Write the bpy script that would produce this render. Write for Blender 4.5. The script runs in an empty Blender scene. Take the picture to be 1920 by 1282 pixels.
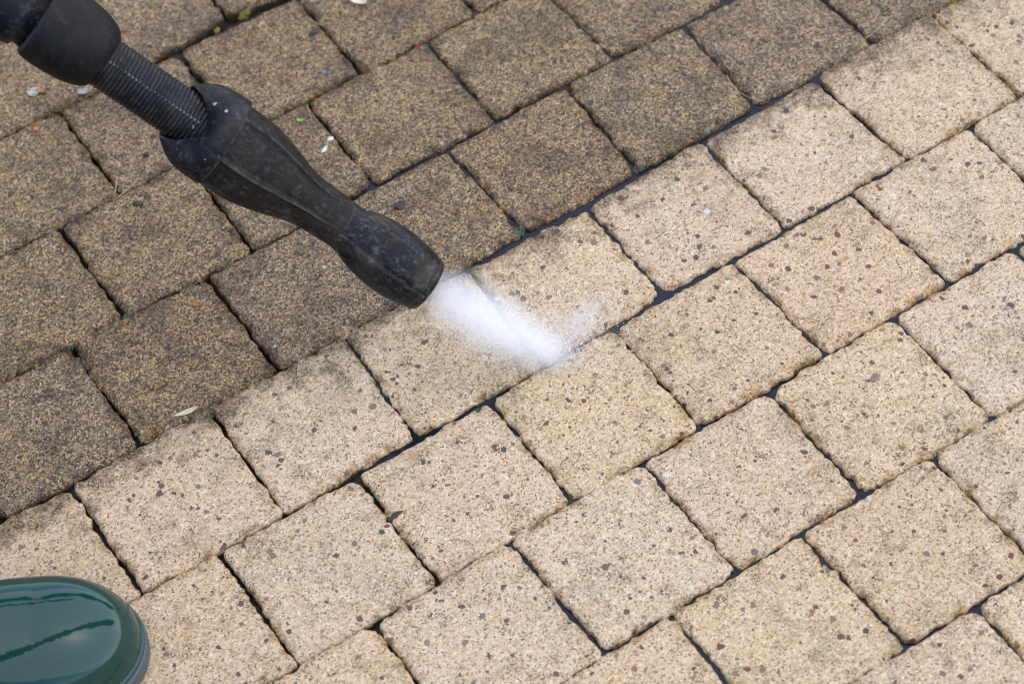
import bpy, bmesh, math, random
import numpy as np
from mathutils import Vector, Matrix

# ---------------------------------------------------------------- camera, sky, sun, exposure
SC = bpy.context.scene
U = 0.105                                        # pitch of one paver in metres
cam_d = bpy.data.cameras.new("Camera")
cam = bpy.data.objects.new("Camera", cam_d)
SC.collection.objects.link(cam)
SC.camera = cam
RM = ((0.8394427743857441, 0.469304789027407, -0.2740234360917068),
      (-0.537519216262315, 0.6427292451614498, -0.5458683078938908),
      (-0.08005573483712063, 0.6055180694332202, 0.7917947631233454))
CAM_POS = Vector((-1.9677096, -10.4031439, 12.6050207)) * U
cam.matrix_world = Matrix.Translation(CAM_POS) @ Matrix(RM).to_4x4()
cam_d.sensor_width = 36.0
cam_d.lens = 4549.5267 / 1920 * 36
cam_d.clip_start = 0.05
cam_d.clip_end = 500
cam_d.dof.use_dof = True
cam_d.dof.focus_distance = 1.64
cam_d.dof.aperture_fstop = 7.0

SUN_EL, SUN_AZ = math.radians(66), math.atan2(0.84, -0.30)   # azimuth from +Y towards +X
world = bpy.data.worlds.new("World")
SC.world = world
world.use_nodes = True
wn = world.node_tree
sky = wn.nodes.new("ShaderNodeTexSky")
sky.sky_type = 'NISHITA'
sky.sun_disc = False
sky.sun_elevation = SUN_EL
sky.sun_rotation = SUN_AZ
sky.air_density = 1.0
sky.dust_density = 0.8
sky.ozone_density = 1.0
wn.links.new(sky.outputs[0], wn.nodes["Background"].inputs[0])
wn.nodes["Background"].inputs[1].default_value = 0.14

sun_d = bpy.data.lights.new("sun", 'SUN')
sun_d.energy = 1.5
sun_d.angle = math.radians(140)
sun_d.color = (1.0, 0.93, 0.82)
sun = bpy.data.objects.new("sun", sun_d)
SC.collection.objects.link(sun)
sdir = Vector((math.sin(SUN_AZ) * math.cos(SUN_EL), math.cos(SUN_AZ) * math.cos(SUN_EL), math.sin(SUN_EL)))
sun.rotation_euler = sdir.to_track_quat('Z', 'Y').to_euler()

SC.view_settings.view_transform = 'Standard'
SC.view_settings.look = 'None'
SC.view_settings.exposure = 1.06
SC.view_settings.gamma = 1
SC.render.film_transparent = False
SC.cycles.volume_bounces = 10
SC.cycles.use_denoising = True
SC.cycles.denoiser = 'OPENIMAGEDENOISE'
SC.cycles.denoising_input_passes = 'RGB_ALBEDO_NORMAL'
SC.cycles.denoising_prefilter = 'ACCURATE'
SC.cycles.filter_width = 1.15

random.seed(7)
RNG = np.random.default_rng(11)

# ---------------------------------------------------------------- small helpers
def link(o):
    SC.collection.objects.link(o)
    return o

def mesh_obj(name, verts, faces, mats, parent=None, smooth=True):
    me = bpy.data.meshes.new(name)
    me.from_pydata([tuple(v) for v in verts], [], [tuple(f) for f in faces])
    me.update()
    if smooth:
        me.polygons.foreach_set("use_smooth", [True] * len(me.polygons))
    for m in (mats if isinstance(mats, (list, tuple)) else [mats]):
        me.materials.append(m)
    o = link(bpy.data.objects.new(name, me))
    if parent is not None:
        o.parent = parent
    return o

def tag(o, label=None, category=None, group=None, kind=None):
    for k, v in (("label", label), ("category", category), ("group", group), ("kind", kind)):
        if v:
            o[k] = v
    return o

def empty(name, loc=(0, 0, 0)):
    o = link(bpy.data.objects.new(name, None))
    o.location = loc
    o.empty_display_size = 0.02
    return o

def hash01(ix, iy, iz):
    n = (ix * 374761393 + iy * 668265263 + iz * 2147483647) & 0xFFFFFFFF
    n = ((n ^ (n >> 13)) * 1274126177) & 0xFFFFFFFF
    n = n ^ (n >> 16)
    return (n & 0xFFFFFF) / float(0xFFFFFF)

def vnoise(p, scale, seed=0):
    """Value noise in -1..1 at the points p (n x 3)."""
    q = np.asarray(p, float) * scale + 1000.0
    i = np.floor(q).astype(np.int64)
    f = q - i
    f = f * f * (3 - 2 * f)
    out = 0
    for dx in (0, 1):
        for dy in (0, 1):
            for dz in (0, 1):
                w = (f[:, 0] if dx else 1 - f[:, 0]) * (f[:, 1] if dy else 1 - f[:, 1]) * (f[:, 2] if dz else 1 - f[:, 2])
                out = out + w * hash01(i[:, 0] + dx + seed * 57, i[:, 1] + dy + seed * 131, i[:, 2] + dz)
    return out * 2 - 1

# ---------------------------------------------------------------- node helpers
class NT:
    def __init__(self, name):
        self.m = bpy.data.materials.new(name)
        self.m.use_nodes = True
        self.t = self.m.node_tree
        self.b = self.t.nodes["Principled BSDF"]
        self.out = self.t.nodes["Material Output"]
    def n(self, typ, **kw):
        x = self.t.nodes.new(typ)
        for k, v in kw.items():
            setattr(x, k, v)
        return x
    def set(self, sock, v):
        if isinstance(v, bpy.types.NodeSocket):
            self.t.links.new(v, sock)
        else:
            sock.default_value = v
    def math(self, op, a, b=0.0, c=None, clamp=False):
        x = self.n("ShaderNodeMath", operation=op, use_clamp=clamp)
        self.set(x.inputs[0], a); self.set(x.inputs[1], b)
        if c is not None:
            self.set(x.inputs[2], c)
        return x.outputs[0]
    def vmath(self, op, a, b):
        x = self.n("ShaderNodeVectorMath", operation=op)
        self.set(x.inputs[0], a)
        if op == 'SCALE':
            self.set(x.inputs[3], b)
        else:
            self.set(x.inputs[1], b)
        return x.outputs[0]
    def mix(self, f, a, b, blend='MIX'):
        x = self.n("ShaderNodeMix", data_type='RGBA', blend_type=blend)
        self.set(x.inputs[0], f)
        self.set(x.inputs[6], a if isinstance(a, bpy.types.NodeSocket) else (*a, 1))
        self.set(x.inputs[7], b if isinstance(b, bpy.types.NodeSocket) else (*b, 1))
        return x.outputs[2]
    def ramp(self, f, stops, interp='LINEAR'):
        x = self.n("ShaderNodeValToRGB")
        cr = x.color_ramp
        cr.interpolation = interp
        while len(cr.elements) < len(stops):
            cr.elements.new(0.5)
        for e, (p, c) in zip(cr.elements, stops):
            e.position = p
            e.color = (*c, 1) if not isinstance(c, (int, float)) else (c, c, c, 1)
        self.set(x.inputs[0], f)
        return x.outputs[0]
    def smooth(self, v, a, b):
        x = self.n("ShaderNodeMapRange", interpolation_type='SMOOTHSTEP')
        self.set(x.inputs[0], v); x.inputs[1].default_value = a; x.inputs[2].default_value = b
        return x.outputs[0]
    def noise(self, vec, scale, detail=2.0, rough=0.5, color=False):
        x = self.n("ShaderNodeTexNoise")
        self.set(x.inputs["Vector"], vec)
        x.inputs["Scale"].default_value = scale
        x.inputs["Detail"].default_value = detail
        x.inputs["Roughness"].default_value = rough
        return x.outputs[1 if color else 0]
    def voro(self, vec, scale, out="Color", feature='F1', rnd=1.0):
        x = self.n("ShaderNodeTexVoronoi", feature=feature)
        self.set(x.inputs["Vector"], vec)
        x.inputs["Scale"].default_value = scale
        x.inputs["Randomness"].default_value = rnd
        return x.outputs[out] if out else x
    def sep(self, c):
        x = self.n("ShaderNodeSeparateColor")
        self.set(x.inputs[0], c)
        return x.outputs
    def pos(self):
        return self.n("ShaderNodeNewGeometry").outputs["Position"]
    def obj(self):
        return self.n("ShaderNodeTexCoord").outputs["Object"]
    def bump(self, h, strength, dist, normal=None):
        x = self.n("ShaderNodeBump")
        x.inputs["Strength"].default_value = strength
        x.inputs["Distance"].default_value = dist
        self.set(x.inputs["Height"], h)
        if normal is not None:
            self.set(x.inputs["Normal"], normal)
        return x.outputs[0]
    def p(self, **kw):
        for k, v in kw.items():
            s = self.b.inputs[k.replace("_", " ")]
            if isinstance(v, (tuple, list)) and len(v) == 3 and s.type == 'RGBA':
                v = (*v, 1)
            self.set(s, v)
        return self.m

def plain(name, col, rough=0.6, var=0.25, scale=300.0, **kw):
    t = NT(name)
    f = t.noise(t.obj(), scale, 3.0)
    c = t.mix(f, tuple(x * (1 - var) for x in col), tuple(min(1, x * (1 + var)) for x in col))
    return t.p(Base_Color=c, Roughness=rough, **kw)

# ---------------------------------------------------------------- paving material: clean and grimy concrete with coloured grit
def make_paver_material():
    t = NT("exposed_aggregate_concrete")
    pos = t.pos()
    wob = t.vmath('SCALE', t.vmath('SUBTRACT', t.noise(pos, 900, 2.0, color=True), (0.5, 0.5, 0.5)), 0.0011)
    q = t.vmath('ADD', pos, wob)
    g1n = t.voro(q, 980, None)
    g2n = t.voro(t.vmath('ADD', q, (0.37, 0.11, 0.2)), 620, None)
    r1 = t.sep(g1n.outputs["Color"]); r2 = t.sep(g2n.outputs["Color"])
    xyz = t.n("ShaderNodeSeparateXYZ"); t.set(xyz.inputs[0], pos)
    rim = t.n("ShaderNodeAttribute", attribute_name="rim").outputs["Fac"]
    # clean grit
    c1 = t.ramp(r1[0], [(0.0, (0.06, 0.05, 0.035)), (0.10, (0.19, 0.145, 0.095)), (0.20, (0.38, 0.28, 0.175)), (0.32, (0.52, 0.385, 0.25)),
                        (0.55, (0.60, 0.46, 0.325)), (0.78, (0.64, 0.505, 0.375)), (0.93, (0.67, 0.55, 0.43)), (1.0, (0.76, 0.70, 0.62))])
    c2 = t.ramp(r2[0], [(0.0, (0.28, 0.21, 0.13)), (0.2, (0.50, 0.36, 0.22)), (0.5, (0.57, 0.435, 0.305)), (0.8, (0.61, 0.475, 0.37)), (1.0, (0.70, 0.61, 0.52))])
    clean = t.mix(t.smooth(r2[1], 0.35, 0.75), c1, c2)
    # soft cement between the grains and shallow pits
    pits = t.smooth(t.noise(pos, 1500, 2.0), 0.62, 0.72)
    clean = t.mix(t.math('MULTIPLY', pits, 0.55), clean, (0.16, 0.115, 0.065))
    # dark mossy specks in clusters
    clus = t.smooth(t.noise(pos, 55, 3.0, 0.6), 0.50, 0.72)
    spk = t.smooth(t.noise(pos, 760, 2.0, 0.6), 0.50, 0.57)
    mossf = t.math('MULTIPLY', t.math('MULTIPLY', clus, spk), 0.95)
    clean = t.mix(mossf, clean, (0.085, 0.075, 0.035))
    warm = t.smooth(t.noise(pos, 26, 2.0), 0.35, 0.7)
    clean = t.mix(t.math('MULTIPLY', warm, 0.18), clean, t.mix(1.0, clean, (1.0, 0.90, 0.70), 'MULTIPLY'))
    clean = t.mix(1.0, clean, (1.0, 0.948, 0.85), 'MULTIPLY')
    big = t.smooth(t.math('ADD', t.noise(pos, 17, 3.0, 0.6), t.math('MULTIPLY', t.noise(pos, 120, 2.0), 0.35)), 0.66, 0.90)
    sp2 = t.smooth(t.noise(pos, 560, 3.0, 0.65), 0.44, 0.58)
    clean = t.mix(t.math('MULTIPLY', t.math('MULTIPLY', big, sp2), 0.55), clean, (0.12, 0.105, 0.05))
    ochre = t.smooth(t.noise(t.vmath('ADD', pos, (3.1, 0.7, 0.0)), 48, 4.0, 0.65), 0.56, 0.74)
    clean = t.mix(t.math('MULTIPLY', ochre, 0.45), clean, t.mix(1.0, clean, (0.88, 0.72, 0.42), 'MULTIPLY'))
    # grimy grit
    d1 = t.ramp(r1[0], [(0.0, (0.016, 0.013, 0.012)), (0.22, (0.042, 0.033, 0.028)), (0.38, (0.125, 0.092, 0.056)), (0.58, (0.25, 0.178, 0.098)),
                        (0.80, (0.40, 0.285, 0.155)), (0.95, (0.47, 0.36, 0.22)), (1.0, (0.50, 0.43, 0.33))])
    d2 = t.ramp(r2[0], [(0.0, (0.03, 0.025, 0.024)), (0.3, (0.10, 0.075, 0.055)), (0.65, (0.19, 0.135, 0.078)), (1.0, (0.31, 0.22, 0.12))])
    dirty = t.mix(t.smooth(r2[1], 0.55, 0.95), d1, d2)
    dk = t.math('MAXIMUM', t.smooth(t.noise(pos, 90, 4.0, 0.65), 0.50, 0.66), t.math('MULTIPLY', t.smooth(t.noise(pos, 24, 4.0, 0.7), 0.45, 0.63), 0.90))
    dirty = t.mix(t.math('MULTIPLY', dk, 0.72), dirty, t.mix(1.0, dirty, (0.36, 0.32, 0.34), 'MULTIPLY'))
    dirty = t.mix(1.0, dirty, (1.08, 0.985, 0.83), 'MULTIPLY')
    alg = t.smooth(t.noise(pos, 38, 3.0), 0.52, 0.72)
    dirty = t.mix(t.math('MULTIPLY', alg, 0.5), dirty, t.mix(1.0, dirty, (0.95, 0.80, 0.42), 'MULTIPLY'))
    # where the jet has been: everything this side of one joint, a little grime left along the first course
    edge = t.math('ADD', t.math('MULTIPLY', t.math('ADD', xyz.outputs[1], 0.105), 32.0), t.math('MULTIPLY', t.math('SUBTRACT', t.noise(pos, 55, 5.0, 0.7), 0.5), 3.6))
    soft = t.math('MULTIPLY', t.smooth(edge, -1.15, 0.25), 0.95)
    hard = t.math('GREATER_THAN', xyz.outputs[1], -0.1052)
    mask = t.math('MAXIMUM', soft, hard)
    col = t.mix(mask, clean, dirty)
    fine = t.noise(pos, 2300, 2.0, 0.6)
    col = t.mix(1.0, col, t.ramp(fine, [(0.30, (0.42, 0.40, 0.36)), (0.47, (1.0, 1.0, 1.0)), (0.72, (1.25, 1.23, 1.2))]), 'MULTIPLY')
    # stone chips: angular cells picked out at random
    cq = t.vmath('ADD', pos, t.vmath('SCALE', t.vmath('SUBTRACT', t.noise(pos, 500, 1.0, color=True), (0.5, 0.5, 0.5)), 0.0016))
    ch = t.voro(cq, 262, None)
    cr = t.sep(ch.outputs["Color"])
    keep = t.math('MULTIPLY', t.math('GREATER_THAN', cr[0], t.math('MULTIPLY_ADD', t.noise(pos, 32, 2.0), -0.20, 1.045)), t.math('LESS_THAN', ch.outputs["Distance"], t.math('MULTIPLY_ADD', cr[2], 0.50, 0.24)))
    chipc = t.ramp(cr[1], [(0.0, (0.115, 0.042, 0.040)), (0.44, (0.165, 0.066, 0.058)), (0.46, (0.15, 0.125, 0.105)), (0.58, (0.22, 0.18, 0.14)),
                           (0.60, (0.23, 0.115, 0.07)), (0.78, (0.20, 0.105, 0.085)), (0.84, (0.045, 0.044, 0.050)), (0.91, (0.085, 0.05, 0.055)),
                           (0.92, (0.42, 0.24, 0.10)), (0.96, (0.55, 0.56, 0.53))], 'CONSTANT')
    chipc = t.mix(mask, chipc, t.mix(1.0, chipc, (0.34, 0.33, 0.40), 'MULTIPLY'))
    col = t.mix(t.math('MULTIPLY', keep, t.math('SUBTRACT', 0.92, t.math('MULTIPLY', mask, 0.12))), col, chipc)
    # white lichen dots
    lq = t.vmath('ADD', pos, t.vmath('SCALE', t.vmath('SUBTRACT', t.noise(pos, 420, 2.0, color=True), (0.5, 0.5, 0.5)), 0.003))
    ln = t.voro(t.vmath('ADD', lq, (0.05, 0.3, 0.0)), 78, None)
    lr = t.sep(ln.outputs["Color"])
    lic = t.math('MULTIPLY', t.math('GREATER_THAN', lr[0], 0.74), t.math('LESS_THAN', ln.outputs["Distance"], t.math('MULTIPLY_ADD', lr[1], 0.09, 0.03)))
    lic = t.math('MULTIPLY', lic, t.math('MULTIPLY_ADD', mask, 0.55, 0.25))
    col = t.mix(lic, col, (0.42, 0.46, 0.44))
    soak = t.math('MULTIPLY', t.math('MULTIPLY', mask, t.smooth(rim, 0.25, 1.0)), t.smooth(t.noise(pos, 30, 3.0, 0.6), 0.42, 0.62))
    col = t.mix(t.math('MULTIPLY', soak, 0.7), col, t.mix(1.0, col, (0.42, 0.40, 0.44), 'MULTIPLY'))
    # algae hugging the edges
    ed = t.math('MULTIPLY', t.smooth(rim, 0.45, 1.0), t.smooth(t.noise(pos, 75, 4.0, 0.65), 0.44, 0.62))
    col = t.mix(t.math('MULTIPLY', ed, 0.85), col, t.mix(1.0, col, t.mix(t.smooth(t.noise(pos, 420, 2.0), 0.4, 0.6), (0.20, 0.17, 0.08), (0.72, 0.52, 0.22)), 'MULTIPLY'))
    # sides are soaked and black with soil
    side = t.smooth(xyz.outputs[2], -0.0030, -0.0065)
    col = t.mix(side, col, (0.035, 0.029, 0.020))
    rnd = t.n("ShaderNodeObjectInfo").outputs["Random"]
    hv = t.n("ShaderNodeHueSaturation")
    t.set(hv.inputs["Color"], col)
    t.set(hv.inputs["Value"], t.math('MULTIPLY_ADD', rnd, 0.10, 0.96))
    t.set(hv.inputs["Saturation"], t.math('MULTIPLY_ADD', t.math('FRACT', t.math('MULTIPLY', rnd, 7.3)), 0.12, 0.90))
    t.set(hv.inputs["Hue"], t.math('MULTIPLY_ADD', t.math('FRACT', t.math('MULTIPLY', rnd, 3.7)), 0.006, 0.496))
    col = hv.outputs[0]
    h = t.math('ADD', t.math('MULTIPLY', g1n.outputs["Distance"], -0.9), t.math('MULTIPLY', t.noise(pos, 1300, 3.0, 0.6), 1.6))
    h = t.math('ADD', h, t.math('MULTIPLY', t.noise(pos, 330, 2.0), 1.2))
    nrm = t.bump(h, 0.8, 0.0007)
    rough = t.math('SUBTRACT', 0.72, t.math('MULTIPLY', mask, 0.22))
    return t.p(Base_Color=col, Roughness=rough, Normal=nrm, **{"Specular_IOR_Level": 0.35})

MAT_PAVER = make_paver_material()

def make_soil():
    t = NT("joint_soil")
    pos = t.pos()
    f = t.noise(pos, 260, 4.0, 0.65)
    c = t.ramp(f, [(0.25, (0.010, 0.008, 0.006)), (0.55, (0.030, 0.023, 0.015)), (0.8, (0.060, 0.045, 0.028))])
    g = t.smooth(t.noise(pos, 34, 3.0), 0.55, 0.70)
    c = t.mix(t.math('MULTIPLY', g, 0.55), c, (0.030, 0.040, 0.014))
    return t.p(Base_Color=c, Roughness=0.85, Normal=t.bump(f, 0.8, 0.002))
MAT_SOIL = make_soil()

def make_water():
    t = NT("murky_sky_sheen_water")
    pos = t.pos()
    f = t.noise(pos, 40, 3.0)
    c = t.mix(f, (0.005, 0.006, 0.010), (0.016, 0.019, 0.031))  # murk plus the bluish sky sheen, put into the base colour
    return t.p(Base_Color=c, Roughness=0.10, IOR=1.33, Specular_IOR_Level=0.38, Normal=t.bump(t.noise(pos, 130, 2.0), 0.15, 0.002))
MAT_WATER = make_water()

# ---------------------------------------------------------------- pavers
def paver_mesh(quad, nin, nedge, rc, re, depth=0.04, relief=1.0, seed=0, dz=0.0, tilt=(0, 0)):
    """Rounded block: vertices, faces and a per-vertex rim value. quad: TL, TR, BR, BL in metres."""
    q = np.array(quad, float)
    size = 0.5 * (np.linalg.norm(q[1] - q[0]) + np.linalg.norm(q[3] - q[0]))
    ef = 2 * re / size
    inner = np.linspace(-1 + ef, 1 - ef, nin + 1)
    ea = np.sin(np.linspace(0, math.pi / 2, nedge + 1))[1:]
    a = np.concatenate([-(1 - ef + ef * ea)[::-1], inner, 1 - ef + ef * ea])
    n = len(a)
    A, B = np.meshgrid(a, a, indexing='ij')
    rho = np.maximum(abs(A), abs(B))
    rcf = 2 * rc / size
    core = 1 - rcf
    da, db = abs(A) - core, abs(B) - core
    corner = (da > 0) & (db > 0)
    hyp = np.hypot(da, db)
    k = np.where(corner, np.maximum(da, db) / np.where(hyp > 1e-9, hyp, 1), 1)
    A2 = np.where(corner, np.sign(A) * (core + da * k), A)
    B2 = np.where(corner, np.sign(B) * (core + db * k), B)
    s, v = (A2 + 1) / 2, (B2 + 1) / 2
    P = (q[0][None, None] * (1 - s)[..., None] + q[1][None, None] * s[..., None]) * (1 - v)[..., None] \
        + (q[3][None, None] * (1 - s)[..., None] + q[2][None, None] * s[..., None]) * v[..., None]
    e = np.clip((rho - (1 - ef)) / ef, 0, 1)
    z = -re * (1 - np.sqrt(np.clip(1 - e * e, 0, 1)))
    z = z + dz + tilt[0] * A + tilt[1] * B
    P3 = np.concatenate([P, z[..., None]], 2).reshape(-1, 3)
    rim = np.clip((rho - 0.72) / 0.28, 0, 1).reshape(-1)
    if relief:
        w = np.clip((1 - rho.reshape(-1)) / (0.6 * ef), 0.25, 1)
        flat = P3 * [1, 1, 0]
        P3[:, 2] += relief * w * (0.00035 * vnoise(flat, 60, seed) + 0.00042 * vnoise(flat, 170, seed + 1) + 0.00032 * vnoise(flat, 420, seed + 2) + 0.00022 * vnoise(flat, 900, seed + 3))
        lip = np.clip((rho.reshape(-1) - 0.86) / 0.14, 0, 1) ** 2
        c = q.mean(0)
        d = P3[:, :2] - c
        amp = 0.0009 * vnoise(flat, 55, seed + 4) + 0.0012 * vnoise(flat, 160, seed + 5) + 0.0009 * vnoise(flat, 420, seed + 6)
        P3[:, :2] += d / (0.5 * size) * (lip * amp * relief)[:, None]
        chip = np.clip(vnoise(flat, 110, seed + 7) - 0.22, 0, 1) * np.clip((rho.reshape(-1) - 0.80) / 0.2, 0, 1)
        P3[:, 2] -= 0.0032 * chip * relief
    idx = np.arange(n * n).reshape(n, n)
    faces = np.stack([idx[:-1, :-1], idx[:-1, 1:], idx[1:, 1:], idx[1:, :-1]], -1).reshape(-1, 4)
    loop = np.concatenate([idx[0, :-1], idx[:-1, -1], idx[-1, :0:-1], idx[:0:-1, 0]])
    sk = P3[loop].copy()
    sk[:, 2] = -depth
    m = len(loop)
    b = n * n + np.arange(m)
    nx = np.roll(np.arange(m), -1)
    faces = np.concatenate([faces, np.stack([loop, b, b[nx], loop[nx]], -1)])
    return np.concatenate([P3, sk]), faces, np.concatenate([rim, np.ones(m)])

def np_mesh(name, V, F, rim, mat):
    me = bpy.data.meshes.new(name)
    me.vertices.add(len(V)); me.vertices.foreach_set("co", V.astype(np.float32).ravel())
    me.loops.add(F.size); me.loops.foreach_set("vertex_index", F.astype(np.int32).ravel())
    me.polygons.add(len(F)); me.polygons.foreach_set("loop_start", np.arange(0, F.size, 4, dtype=np.int32))
    me.polygons.foreach_set("use_smooth", np.ones(len(F), dtype=bool))
    me.update(calc_edges=True); me.validate()
    at = me.attributes.new("rim", 'FLOAT', 'POINT')
    at.data.foreach_set("value", rim.astype(np.float32))
    me.materials.append(mat)
    return me

PAVERS = {
(-3,-1): [(0.328,2.977),(1.282,2.964),(1.273,2.03),(0.368,2.024)],
(-3,0): [(1.318,2.964),(2.285,2.973),(2.293,2.105),(1.309,2.03)],
(-3,1): [(2.321,2.973),(3.263,2.961),(3.255,2.027),(2.329,2.105)],
(-2,-1): [(-0.122,1.979),(0.848,1.998),(0.849,1.024),(-0.124,1.031)],
(-2,0): [(0.884,1.998),(1.835,1.979),(1.831,1.026),(0.885,1.024)],
(-2,1): [(1.871,1.979),(2.81,1.935),(2.814,1.006),(1.867,1.026)],
(-2,2): [(2.846,1.935),(3.779,1.972),(3.805,1.012),(2.85,1.006)],
(-2,3): [(3.815,1.972),(4.806,1.957),(4.793,1.025),(3.841,1.012)],
(-1,-1): [(-0.57,0.98),(0.364,0.983),(0.378,0.025),(-0.564,0.025)],
(-1,0): [(0.4,0.983),(1.374,0.988),(1.364,0.007),(0.414,0.025)],
(-1,1): [(1.41,0.988),(2.342,0.968),(2.349,0.044),(1.4,0.007)],
(-1,2): [(2.378,0.968),(3.353,0.959),(3.344,0.036),(2.385,0.044)],
(-1,3): [(3.389,0.959),(4.317,0.975),(4.345,0.029),(3.38,0.036)],
(-1,4): [(4.353,0.975),(5.331,0.966),(5.331,0.025),(4.381,0.029)],
(0,-1): [(-0.959,-0.024),(-0.033,0.024),(-0.009,-0.973),(-0.976,-0.965)],
(0,0): [(0.003,0.024),(0.991,-0.043),(1.004,-0.989),(0.027,-0.973)],
(0,1): [(1.027,-0.043),(1.941,-0.025),(1.971,-0.973),(1.04,-0.989)],
(0,2): [(1.977,-0.025),(2.921,-0.037),(2.95,-0.953),(2.007,-0.973)],
(0,3): [(2.957,-0.037),(3.928,-0.017),(3.88,-0.961),(2.986,-0.953)],
(0,4): [(3.964,-0.017),(4.937,-0.032),(4.886,-0.949),(3.916,-0.961)],
(0,5): [(4.973,-0.032),(5.9,-0.018),(5.916,-0.967),(4.922,-0.949)],
(0,6): [(5.936,-0.018),(6.854,-0.034),(6.903,-0.979),(5.952,-0.967)],
(1,-1): [(-1.476,-1.016),(-0.545,-1.031),(-0.524,-1.987),(-1.463,-1.978)],
(1,0): [(-0.509,-1.031),(0.48,-1.009),(0.483,-1.989),(-0.488,-1.987)],
(1,1): [(0.516,-1.009),(1.504,-1.021),(1.473,-1.962),(0.519,-1.989)],
(1,2): [(1.54,-1.021),(2.472,-1.024),(2.433,-1.987),(1.509,-1.962)],
(1,3): [(2.508,-1.024),(3.417,-1.057),(3.413,-1.936),(2.469,-1.987)],
(1,4): [(3.453,-1.057),(4.393,-1.024),(4.391,-1.972),(3.449,-1.936)],
(1,5): [(4.429,-1.024),(5.371,-1.026),(5.416,-1.967),(4.427,-1.972)],
(1,6): [(5.407,-1.026),(6.408,-1.007),(6.409,-1.985),(5.452,-1.967)],
(1,7): [(6.444,-1.007),(7.358,-1.026),(7.36,-1.979),(6.445,-1.985)],
(2,-1): [(-1.901,-2.03),(-0.97,-2.028),(-0.963,-2.96),(-1.902,-2.968)],
(2,0): [(-0.934,-2.028),(0.011,-2.03),(0.021,-2.989),(-0.927,-2.96)],
(2,1): [(0.047,-2.03),(1.002,-2.039),(1.024,-2.981),(0.057,-2.989)],
(2,2): [(1.038,-2.039),(2.004,-2.04),(2.016,-2.976),(1.06,-2.981)],
(2,3): [(2.04,-2.04),(2.977,-2.032),(2.982,-2.971),(2.052,-2.976)],
(2,4): [(3.013,-2.032),(3.94,-2.03),(3.973,-2.97),(3.018,-2.971)],
(2,5): [(3.976,-2.03),(4.935,-2.023),(4.976,-2.985),(4.009,-2.97)],
(2,6): [(4.971,-2.023),(5.938,-2.02),(5.949,-2.965),(5.012,-2.985)],
(2,7): [(5.974,-2.02),(6.943,-2.021),(6.912,-2.967),(5.985,-2.965)],
(3,1): [(-0.396,-3.025),(0.54,-3.031),(0.554,-3.971),(-0.393,-3.984)],
(3,2): [(0.576,-3.031),(1.532,-3.008),(1.566,-3.984),(0.59,-3.971)],
(3,3): [(1.568,-3.008),(2.525,-3.016),(2.541,-3.969),(1.602,-3.984)],
(3,4): [(2.561,-3.016),(3.498,-3.031),(3.505,-3.968),(2.577,-3.969)],
(3,5): [(3.534,-3.031),(4.505,-3.024),(4.508,-4.0),(3.541,-3.968)],
(3,6): [(4.541,-3.024),(5.494,-3.04),(5.476,-3.975),(4.544,-4.0)],
(4,3): [(1.109,-4.034),(2.046,-4.018),(2.053,-4.968),(1.114,-4.972)],
(4,4): [(2.082,-4.018),(3.018,-4.023),(3.06,-4.975),(2.089,-4.968)],
(4,5): [(3.054,-4.023),(4.009,-4.031),(4.036,-4.981),(3.096,-4.975)],
(4,6): [(4.045,-4.031),(5.008,-4.028),(5.006,-4.993),(4.072,-4.981)],
(5,5): [(2.617,-5.008),(3.552,-5.025),(3.55,-5.973),(2.608,-5.977)],
(5,6): [(3.588,-5.025),(4.525,-5.029),(4.553,-5.975),(3.586,-5.973)],
}
OFFV = {-5: 2.237, -4: 1.781, -3: 1.307, -2: 0.865, -1: 0.397, 0: 0.000, 1: -0.496, 2: -0.944, 3: -1.396, 4: -1.876, 5: -2.342, 6: -2.778, 7: -3.233}
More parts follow.
